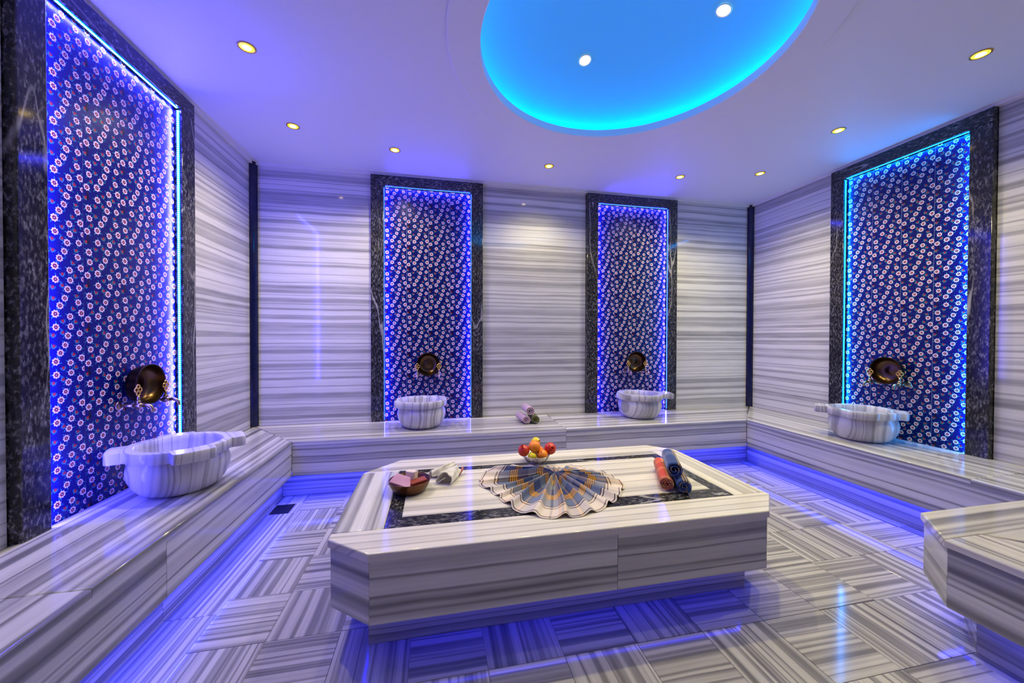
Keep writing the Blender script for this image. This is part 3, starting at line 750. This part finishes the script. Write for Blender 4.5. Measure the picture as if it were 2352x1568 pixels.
# ================================================================== CLOTHS
def stripes(nt, fac, seq):
    """seq: list of (start, colour) constant bands over 0..1"""
    return ramp(nt, fac, seq, 'CONSTANT')
def fabric(name, setup, rough=0.9):
    m, nt, b = mat(name)
    uv = N(nt, 'ShaderNodeUVMap'); sp = N(nt, 'ShaderNodeSeparateXYZ'); L(nt, uv.outputs[0], sp.inputs[0])
    col = setup(nt, sp.outputs[0], sp.outputs[1])
    wv = N(nt, 'ShaderNodeTexNoise'); wv.inputs['Scale'].default_value = 260; tc = N(nt, 'ShaderNodeTexCoord'); L(nt, tc.outputs['Object'], wv.inputs['Vector'])
    L(nt, mixc(nt, 0.35, col, ramp(nt, wv.outputs[0], [(0.3, g(0.55)), (0.7, g(1.0))]), 'MULTIPLY'), b.inputs['Base Color'])
    bp = N(nt, 'ShaderNodeBump'); bp.inputs['Strength'].default_value = 0.35; bp.inputs['Distance'].default_value = 0.001
    L(nt, wv.outputs[0], bp.inputs['Height']); L(nt, bp.outputs[0], b.inputs['Normal'])
    setp(b, Roughness=rough); b.inputs['Sheen Weight'].default_value = 0.2
    return m
CREAM, GREYB, BLUE, OCHRE, BROWN = (0.74, 0.64, 0.55), (0.13, 0.17, 0.29), (0.004, 0.028, 0.17), (0.70, 0.34, 0.03), (0.045, 0.012, 0.012)
def plaid(nt, u, v):
    """u: distance from the gathered centre (0..1), v: position across the pleats"""
    fv = math_(nt, 'FRACT', v)
    def lines(p0, p1, n, ground, line):
        w = (p1-p0)/n; out = []
        for k in range(n): out += [(p0+k*w, ground), (p0+k*w+w*0.58, line)]
        return out
    seq = [(0.0, BLUE)] + lines(0.16, 0.25, 3, OCHRE, BROWN) + [(0.25, GREYB), (0.36, BLUE), (0.50, BROWN)] + lines(0.51, 0.62, 4, OCHRE, BROWN) + [(0.62, GREYB), (0.76, BROWN), (0.775, CREAM)]
    seq += [(0.80, BROWN), (0.815, CREAM), (0.96, BROWN), (0.975, CREAM)]
    a = stripes(nt, u, seq)
    seq2 = [(0.0, CREAM), (0.12, BROWN), (0.15, CREAM), (0.24, OCHRE), (0.28, BROWN), (0.31, OCHRE), (0.35, BLUE), (0.60, OCHRE), (0.64, BROWN), (0.67, GREYB), (0.86, CREAM)]
    b = stripes(nt, fv, seq2)
    return mixc(nt, 0.26, a, b)
M_PLAID = fabric('plaid_cotton', plaid)
def redroll(nt, u, v):
    a = stripes(nt, math_(nt, 'FRACT', math_(nt, 'MULTIPLY', u, 6.0)), [(0, (0.66, 0.05, 0.008)), (0.30, (0.85, 0.30, 0.02)), (0.42, (0.52, 0.03, 0.015)), (0.62, (0.72, 0.38, 0.06)), (0.74, (0.36, 0.02, 0.015))])
    b = stripes(nt, v, [(0, (0.68, 0.50, 0.36)), (0.10, (0.52, 0.05, 0.02)), (0.40, (0.72, 0.45, 0.25)), (0.50, (0.5, 0.04, 0.02)), (0.72, (0.72, 0.40, 0.10)), (0.80, (0.5, 0.04, 0.02))])
    return mixc(nt, 0.25, a, b)
def blueroll(nt, u, v):
    a = stripes(nt, math_(nt, 'FRACT', math_(nt, 'MULTIPLY', u, 5.2)), [(0, (0.01, 0.045, 0.20)), (0.52, (0.72, 0.44, 0.08)), (0.57, (0.06, 0.03, 0.03)), (0.62, (0.72, 0.46, 0.10)), (0.67, (0.02, 0.03, 0.06)), (0.72, (0.60, 0.40, 0.12)), (0.77, (0.16, 0.20, 0.32))])
    b = stripes(nt, v, [(0, (0.02, 0.08, 0.30)), (0.12, (0.01, 0.03, 0.12)), (0.3, (0.01, 0.045, 0.20)), (0.55, (0.15, 0.24, 0.42)), (0.62, (0.30, 0.22, 0.28)), (0.70, (0.12, 0.22, 0.42)), (0.78, (0.012, 0.06, 0.22))])
    return mixc(nt, 0.32, a, b)
M_RED = fabric('orange_red_striped_cotton', redroll); M_BLUER = fabric('blue_striped_cotton', blueroll)
def solid(c): return lambda nt, u, v: mixc(nt, math_(nt, 'FRACT', math_(nt, 'MULTIPLY', v, 23)), c, tuple(0.8*q for q in c))
M_PINK = fabric('pink_towelling', solid((0.62, 0.42, 0.50))); M_GREEN = fabric('olive_towelling', solid((0.16, 0.17, 0.055))); M_WHITE = fabric('white_towelling', solid((0.80, 0.76, 0.66)))

def spiral_roll(name, p0, p1, R, m, label, cat, turns=3.2, th=None, sag=0.0, wob=0.03, group=None):
    """a rolled towel: a strip of cloth wound in a spiral, from end p0 to end p1 (axis points)"""
    p0, p1 = Vector(p0), Vector(p1); ax = (p1-p0); Ln = ax.length
    nT, nL = int(30*turns), 9; th = th or R*0.20; a0 = -2.2
    V = []; UV = []
    for side in (0, 1):
        for k in range(nL+1):
            v = k/nL
            for i in range(nT+1):
                t = i/nT; r = R*(0.10+0.90*t**0.85) - (th if side else 0)*(0.5+0.5*t)
                r = max(r, 0.001); a = a0-2*PI*turns*(1-t)
                w = 1+wob*math.sin(3*a+5*v)*t + wob*0.6*math.sin(9*v+2*a)*t
                V.append((r*w*math.cos(a), r*w*math.sin(a)*(1-sag), v*Ln + 0.02*R*math.sin(7*a)*(1 if k in (0, nL) else 0)))
                UV.append((t*1.0, v))
    S_ = (nL+1)*(nT+1); F = []
    for k in range(nL):
        for i in range(nT):
            q = k*(nT+1)+i
            F.append((q, q+1, q+nT+2, q+nT+1)); F.append((S_+q, S_+q+nT+1, S_+q+nT+2, S_+q+1))
    for i in range(nT):
        F.append((i, S_+i, S_+i+1, i+1)); q = nL*(nT+1)+i; F.append((q, q+1, S_+q+1, S_+q))
    for k in range(nL):
        for i in (0, nT):
            q = k*(nT+1)+i; F.append((q, q+nT+1, S_+q+nT+1, S_+q) if i else (q, S_+q, S_+q+nT+1, q+nT+1))
    me = bpy.data.meshes.new(name); me.from_pydata(V, [], F); me.materials.append(m)
    uvl = me.uv_layers.new(name='UVMap')
    for lp in me.loops: uvl.data[lp.index].uv = UV[lp.vertex_index]
    for p in me.polygons: p.use_smooth = True
    me.update()
    z = ax.normalized(); x = Vector((0, 0, 1)).cross(z).normalized(); y = z.cross(x)
    mtx = Matrix.Identity(4)
    for i in range(3): mtx[i][0], mtx[i][1], mtx[i][2] = x[i], y[i], z[i]
    mtx.translation = p0
    o = bpy.data.objects.new(name, me); C.objects.link(o); o.matrix_local = mtx
    return tag(o, label, cat, group)
d = Vector((0.455, 0.89, 0)); pr = Vector((0.89, -0.455, 0))
fr = Vector((2.695, -1.935, 0)); R1 = 0.037
G1 = 'rolled striped bath cloths on the central slab'
spiral_roll('rolled_cloth', fr+Vector((0, 0, ZB+R1)), fr+d*0.33+Vector((0, 0, ZB+R1)), R1, M_RED, 'orange red striped rolled cloth at the bottom of the stack', 'towel', group=G1)
f2_ = fr+pr*0.079-d*0.015
spiral_roll('rolled_cloth', f2_+Vector((0, 0, ZB+R1)), f2_+d*0.33+Vector((0, 0, ZB+R1)), R1, M_BLUER, 'dark blue rolled cloth lying beside the orange red one', 'towel', group=G1)
f3_ = fr+pr*0.040+d*0.022
spiral_roll('rolled_cloth', f3_+Vector((0, 0, ZB+0.105)), f3_+d*0.25+Vector((0, 0, ZB+0.105)), 0.042, M_BLUER, 'blue rolled cloth with yellow stripes lying on top of the two others', 'towel', 2.4, wob=0.06, group=G1)
# towels on the back bench
G2 = 'rolled towels on the back bench'; rb = 0.040; yb = -0.40
spiral_roll('rolled_towel', (2.345, yb, ZB+rb), (2.325, yb+0.22, ZB+rb), rb, M_PINK, 'dusky pink rolled towel at the lower left of the stack', 'towel', 2.6, group=G2)
spiral_roll('rolled_towel', (2.428, yb, ZB+rb), (2.445, yb+0.22, ZB+rb), rb, M_GREEN, 'olive green rolled towel on the back bench', 'towel', 2.6, group=G2)
spiral_roll('rolled_towel', (2.382, yb+0.005, ZB+rb+0.076), (2.380, yb+0.215, ZB+rb+0.076), 0.043, M_PINK, 'pale pink rolled towel lying on top of the other two', 'towel', 2.6, group=G2)

# pleated plaid cloth spread like a fan
def fan_cloth():
    nR, nA = 44, 480; V = []; UV = []; F = []
    base = math.atan2(0.316, 0.949)
    def lerp_ang(a, keys):
        for (a0, v0), (a1, v1) in zip(keys, keys[1:]):
            if a0 <= a <= a1:
                t = (a-a0)/(a1-a0); t = t*t*(3-2*t); return v0+(v1-v0)*t
        return keys[-1][1]
    keys = [(0, .335), (45, .25), (90, .185), (135, .25), (180, .41), (200, .42), (215, .40), (270, .485), (315, .40), (345, .37), (360, .335)]
    rnd = random.Random(3)
    # pleat phase: uneven pleats
    npl = 24; edges = [0.0]
    for k in range(npl): edges.append(edges[-1]+rnd.uniform(0.7, 1.35))
    edges = [q/edges[-1] for q in edges]; amp = [rnd.uniform(0.7, 1.15) for _ in range(npl)]
    for i in range(nR+1):
        s = i/nR
        for j in range(nA):
            a = j/nA; rel = a*360
            k = max(q for q in range(npl) if edges[q] <= a+1e-9); ph = (a-edges[k])/(edges[k+1]-edges[k])
            ridge = (0.5-0.5*math.cos(2*PI*ph))**2.6
            Rm = lerp_ang(rel, keys)*(1-0.03*ridge*s + 0.015*math.sin(a*47))
            r = s*Rm
            A_ = amp[k]*(0.050*min(1, s/0.22)*(1-0.80*s)+0.007*s)*(0.35 if 30 < rel < 150 else 1.0)
            z = 0.0025 + A_*ridge + 0.022*math.exp(-(s/0.16)**2) + 0.004*math.sin(a*71+s*9)*s*ridge
            tw = 0.10*math.sin(s*2.6+k)*s*(1-s)
            # the ridge leans over a little
            an = base + rel*PI/180 + tw + 0.09*ridge*s*(1.2-s)
            V.append((2.20+r*math.cos(an - base*2 + 0.0) if False else 2.20+r*math.cos(an-2*base), -1.645+r*math.sin(an-2*base), ZB+max(z, 0.0025)))
            UV.append((min(s, 0.999), a*npl*0.4))
    for i in range(nR):
        for j in range(nA):
            j2 = (j+1) % nA; F.append((i*nA+j, (i+1)*nA+j, (i+1)*nA+j2, i*nA+j2))
    me = bpy.data.meshes.new('plaid_cloth'); me.from_pydata(V, [], F); me.materials.append(M_PLAID)
    uvl = me.uv_layers.new(name='UVMap')
    for lp in me.loops: uvl.data[lp.index].uv = UV[lp.vertex_index]
    for p in me.polygons:
        p.use_smooth = True
        # keep the seam of the angle coordinate clean
        us = [uvl.data[l].uv[1] for l in p.loop_indices]
        if max(us)-min(us) > 2:
            for l in p.loop_indices:
                if uvl.data[l].uv[1] < 2: uvl.data[l].uv[1] += npl*0.4
    me.update()
    o = bpy.data.objects.new('plaid_cloth', me); C.objects.link(o)
    md = o.modifiers.new('thick', 'SOLIDIFY'); md.thickness = 0.0012; md.offset = -1
    return tag(o, 'blue and cream plaid bath cloth pleated into a fan on the central slab', 'cloth')
fan_cloth()

# ================================================================== FRUIT
fb = thing('fruit_bowl', 'small silver footed bowl heaped with fruit on the central slab', 'bowl', (2.163, -1.385, ZB))
V, F = lathe([(0.036, 0), (0.037, 0.002), (0.032, 0.005), (0.036, 0.007), (0.058, 0.014), (0.077, 0.032), (0.085, 0.050), (0.086, 0.052), (0.083, 0.052), (0.074, 0.033), (0.056, 0.0165), (0.01, 0.010)], 48)
mk('bowl_body', V, F, M_SILVER, fb, smooth=True)
parts = []
for k in range(20):
    a = 2*PI*k/20; parts.append(tube([(0.044*math.cos(a), 0.044*math.sin(a), 0.0115), (0.062*math.cos(a), 0.062*math.sin(a), 0.0195), (0.081*math.cos(a), 0.081*math.sin(a), 0.0435)], [0.003, 0.0045, 0.004], 6))
V, F = join(parts); mk('fluting', V, F, M_SILVER, fb, smooth=True)
def fruit_mat(name, c1, c2, scale=14, rough=0.35, bump=0.0):
    m, nt, b = mat(name); tc = N(nt, 'ShaderNodeTexCoord'); n = N(nt, 'ShaderNodeTexNoise'); n.inputs['Scale'].default_value = scale; n.inputs['Detail'].default_value = 4
    L(nt, tc.outputs['Object'], n.inputs['Vector']); L(nt, ramp(nt, n.outputs[0], [(0.35, c1), (0.65, c2)]), b.inputs['Base Color']); setp(b, Roughness=rough)
    if bump:
        n2 = N(nt, 'ShaderNodeTexNoise'); n2.inputs['Scale'].default_value = 220; L(nt, tc.outputs['Object'], n2.inputs['Vector'])
        bp = N(nt, 'ShaderNodeBump'); bp.inputs['Strength'].default_value = bump; bp.inputs['Distance'].default_value = 0.001; L(nt, n2.outputs[0], bp.inputs['Height']); L(nt, bp.outputs[0], b.inputs['Normal'])
    return m
M_ORANGE = fruit_mat('orange_peel', (0.85, 0.20, 0.005), (0.92, 0.30, 0.01), 10, 0.38, 0.4)
M_LEMON = fruit_mat('lemon_peel', (0.80, 0.58, 0.01), (0.72, 0.62, 0.02), 10, 0.4, 0.35)
M_POM = fruit_mat('pomegranate_skin', (0.45, 0.008, 0.012), (0.62, 0.06, 0.015), 18, 0.28)
M_STEM = plain('dry_brown_stem', (0.05, 0.03, 0.015), 0.8)
def fruit(kind, x, y, z, r, label, rot=(0, 0, 0)):
    t = thing(kind, label, 'fruit', (x, y, z), 0, 'fruit in the silver bowl'); t.rotation_euler = rot
    if kind == 'lemon':
        prof = [(0.0005, -1.32*r), (0.10*r, -1.30*r), (0.20*r, -1.16*r)] + [(r*math.cos(a), 1.05*r*math.sin(a)) for a in [D(q) for q in range(-72, 73, 12)]] + [(0.20*r, 1.14*r), (0.13*r, 1.26*r), (0.0005, 1.30*r)]
        m = M_LEMON
    elif kind == 'pomegranate':
        prof = [(0.0005, -0.92*r), (0.2*r, -0.93*r)] + [(r*math.cos(a), 0.94*r*math.sin(a)) for a in [D(q) for q in range(-70, 78, 11)]] + [(0.15*r, 0.97*r)]
        m = M_POM
    else:
        prof = [(0.0005, -0.96*r)] + [(r*math.cos(a), 0.97*r*math.sin(a)) for a in [D(q) for q in range(-80, 81, 10)]] + [(0.06*r, 0.955*r), (0.0005, 0.94*r)]
        m = M_ORANGE
    V, F = lathe(prof, 32); mk('skin', V, F, m, t, smooth=True)
    if kind == 'pomegranate':
        n = 24; V = []
        for k in range(n):
            a = 2*PI*k/n; up = 0.34*r if k % 4 == 0 else (0.20*r if k % 2 else 0.12*r)
            rr = 0.30*r if k % 4 == 0 else 0.25*r
            V += [(0.17*r*math.cos(a), 0.17*r*math.sin(a), 0.90*r), (rr*math.cos(a), rr*math.sin(a), 0.95*r+up), (0.13*r*math.cos(a), 0.13*r*math.sin(a), 0.95*r)]
        F = []
        for k in range(n):
            q, w2 = 3*k, 3*((k+1) % n); F += [(q, w2, w2+1, q+1), (q+1, w2+1, w2+2, q+2)]
        mk('crown', V, F, M_POM, t)
    else:
        V, F = lathe([(0.004, 0.93*r if kind == 'orange' else 1.26*r), (0.0045, (0.965 if kind == 'orange' else 1.31)*r), (0.002, (0.975 if kind == 'orange' else 1.32)*r)], 8)
        mk('stem_scar', V, F, M_STEM, t)
    return t
fx, fy = 2.163, -1.385
fruit('pomegranate', fx-0.080, fy-0.011, 0.5235, 0.036, 'red pomegranate at the left end of the fruit bowl', (0.5, -0.45, 0))
fruit('pomegranate', fx+0.090, fy-0.010, 0.5265, 0.037, 'red pomegranate at the right end, its crown facing out', (1.25, 0.1, 0))
fruit('orange', fx-0.0116, fy-0.0124, 0.545, 0.037, 'large orange at the top of the fruit bowl', (0.2, 0.3, 0))
fruit('orange', fx+0.032, fy-0.034, 0.4945, 0.035, 'orange at the front of the bowl beside the yellow lemon', (0.5, -0.4, 0))
fruit('orange', fx+0.030, fy+0.034, 0.502, 0.032, 'orange half hidden behind the front orange', (0.1, 0.2, 0))
fruit('lemon', fx-0.033, fy-0.037, 0.491, 0.026, 'yellow lemon at the front rim of the silver bowl', (0, 1.45, 0.3))
fruit('lemon', fx+0.012, fy+0.047, 0.557, 0.028, 'yellow lemon behind the top orange', (0.5, 1.1, -0.5))

# ================================================================== SOAP BOWL AND SMALL TOWEL
def wood_mat(name, c1, c2):
    m, nt, b = mat(name); tc = N(nt, 'ShaderNodeTexCoord'); n = N(nt, 'ShaderNodeTexNoise'); n.inputs['Scale'].default_value = 16; n.inputs['Detail'].default_value = 6; n.inputs['Distortion'].default_value = 1.5
    L(nt, tc.outputs['Object'], n.inputs['Vector']); L(nt, ramp(nt, n.outputs[0], [(0.3, c1), (0.7, c2)]), b.inputs['Base Color']); setp(b, Roughness=0.32)
    return m
sb = thing('soap_bowl', 'brown copper bowl of soaps at the left end of the central slab', 'bowl', (1.425, -1.672, ZB))
V, F = lathe([(0.062, 0), (0.070, 0.002), (0.085, 0.016), (0.097, 0.040), (0.1015, 0.055), (0.102, 0.058), (0.0985, 0.058), (0.094, 0.046), (0.080, 0.020), (0.062, 0.008), (0.002, 0.006)], 56)
M_SB = wood_mat('brown_copper', (0.07, 0.022, 0.008), (0.15, 0.055, 0.018)); setp(M_SB.node_tree.nodes['Principled BSDF'], Metallic=0.55, Roughness=0.3)
mk('bowl_body', V, F, M_SB, sb, smooth=True)
V, F = tube([(0.1003*math.cos(2*PI*k/56), 0.1003*math.sin(2*PI*k/56), 0.0575) for k in range(57)], 0.0026, 8, False)
mk('rim', V, F, M_SB, sb, smooth=True)
def soap(name, poly, th, mtx, m, label):
    """soap bar: polygon with eased edges, thickness th"""
    n = len(poly); V = []; F = []
    for pl, z in ((inset(poly, 0.004), -th/2), (poly, -th/2+0.004), (poly, th/2-0.004), (inset(poly, 0.004), th/2)): V += [(p[0], p[1], z) for p in pl]
    for k in range(3):
        for i in range(n):
            j2 = (i+1) % n; F.append((k*n+i, k*n+j2, (k+1)*n+j2, (k+1)*n+i))
    F += [tuple(range(n))[::-1], tuple(range(3*n, 4*n))]
    o = mk(name, V, F, m); o.matrix_local = mtx
    return tag(o, label, 'soap', 'soaps in the brown bowl')
def TR(x, y, z, rx=0, ry=0, rz=0): return Matrix.Translation((x, y, z)) @ Matrix.Rotation(rz, 4, 'Z') @ Matrix.Rotation(ry, 4, 'Y') @ Matrix.Rotation(rx, 4, 'X')
M_SOAPP = fruit_mat('pink_soap', (0.50, 0.22, 0.42), (0.58, 0.30, 0.48), 20, 0.5); M_SOAPC = fruit_mat('cream_soap', (0.74, 0.60, 0.50), (0.80, 0.70, 0.60), 20, 0.5); M_SOAPR = fruit_mat('brick_red_soap', (0.24, 0.03, 0.012), (0.34, 0.05, 0.02), 30, 0.5)
bx, by = 1.425, -1.672
soap('soap_bar', [(-0.055, -0.034), (0.060, -0.034), (0.030, 0.034), (-0.045, 0.034)], 0.026, TR(bx-0.036, by-0.022, ZB+0.055, 0.45, 0.30, -0.25), M_SOAPP, 'pink wedge of soap leaning on the left rim of the brown bowl')
soap('soap_bar', rect(-0.026, 0.026, -0.026, 0.026), 0.040, TR(bx+0.008, by+0.024, ZB+0.066, 1.45, 0, -0.5), M_SOAPC, 'cream cube of soap standing at the back of the brown bowl')
soap('soap_bar', rect(-0.040, 0.040, -0.026, 0.026), 0.036, TR(bx+0.044, by-0.016, ZB+0.042, 0, -0.15, 0.28), M_SOAPR, 'brick red block of soap at the right of the brown bowl')
lf = spiral_roll('bath_sponge', (bx-0.028, by+0.052, ZB+0.040), (bx-0.010, by+0.020, ZB+0.046), 0.022, fabric('brown_fibre', solid((0.22, 0.11, 0.05))), 'brown coiled fibre sponge behind the pink soap', 'sponge', 2.5)

def crumpled():
    """white wash cloth: a folded arch with a flat tail and a band thrown over it"""
    t = thing('wash_cloth', 'crumpled white wash cloth lying behind the brown soap bowl', 'towel', (1.60, -1.535, ZB))
    rnd = random.Random(11)
    def sheet(name, prof, org, ax, width, wr=0.004, taper=(1, 1), nu=40, nv=22, seed=0.0):
        """prof: section points (across, up); ax: direction in which the fold runs; width: its length"""
        ax = Vector((*ax, 0)).normalized(); ac = Vector((ax.y, -ax.x, 0)); V = []; F = []
        ln = [0.0]
        for a, b in zip(prof, prof[1:]): ln.append(ln[-1]+math.hypot(b[0]-a[0], b[1]-a[1]))
        for i in range(nu+1):
            q = ln[-1]*i/nu; k = max(j for j in range(len(ln)-1) if ln[j] <= q+1e-9); f = (q-ln[k])/(ln[k+1]-ln[k])
            px, pz = prof[k][0]+(prof[k+1][0]-prof[k][0])*f, prof[k][1]+(prof[k+1][1]-prof[k][1])*f
            for j in range(nv+1):
                v = j/nv-0.5; tp = taper[0]+(taper[1]-taper[0])*(v+0.5)
                w1 = wr*(math.sin(9*i/nu*2.2+6*v+seed)+0.7*math.sin(15*v-7*i/nu+seed*2)+0.5*math.sin(31*v+20*i/nu+seed))
                p = Vector((*org, 0))+ax*(v*width+wr*1.5*math.sin(11*i/nu+seed))+ac*(px*tp+w1*0.8)
                V.append((p.x, p.y, max(0.0035, pz*tp+w1*min(1, pz/0.02))))
        for i in range(nu):
            for j in range(nv):
                q = i*(nv+1)+j; F.append((q, q+1, q+nv+2, q+nv+1))
        me = bpy.data.meshes.new(name); me.from_pydata(V, [], F); me.materials.append(M_WHITE); me.uv_layers.new(name='UVMap')
        for p in me.polygons: p.use_smooth = True
        me.update(); o = link(name, me, t)
        sd = o.modifiers.new('thick', 'SOLIDIFY'); sd.thickness = 0.005; sd.offset = 0
        ss = o.modifiers.new('ss', 'SUBSURF'); ss.levels = ss.render_levels = 1
        return o
    sheet('fold', [(-0.042, 0.004), (-0.046, 0.020), (-0.036, 0.046), (-0.012, 0.062), (0.014, 0.060), (0.034, 0.044), (0.042, 0.020), (0.038, 0.006)], (0.030, -0.025), (0.42, 0.90), 0.155, 0.0035, (1, 0.75), seed=0.4)
    sheet('band', [(-0.030, 0.006), (-0.026, 0.026), (-0.008, 0.050), (0.012, 0.060), (0.026, 0.046), (0.030, 0.020)], (-0.010, 0.045), (0.86, 0.50), 0.150, 0.003, (0.72, 1.12), seed=2.1)
    sheet('tail', [(-0.046, 0.004), (-0.030, 0.012), (-0.006, 0.020), (0.018, 0.014), (0.040, 0.004)], (-0.055, 0.055), (0.95, 0.12), 0.120, 0.003, (0.55, 1.0), seed=3.7)
    V, F = tube([(0.082, 0.000, 0.010), (0.094, 0.024, 0.022), (0.104, 0.048, 0.030), (0.108, 0.066, 0.020)], [0.003, 0.006, 0.008, 0.004], 10)
    o = mk('red_hem', V, F, fabric('red_hem_cotton', solid((0.42, 0.12, 0.10))), t, smooth=True); o.data.uv_layers.new(name='UVMap'); o['label'] = 'red edge showing under the white cloth'
crumpled()
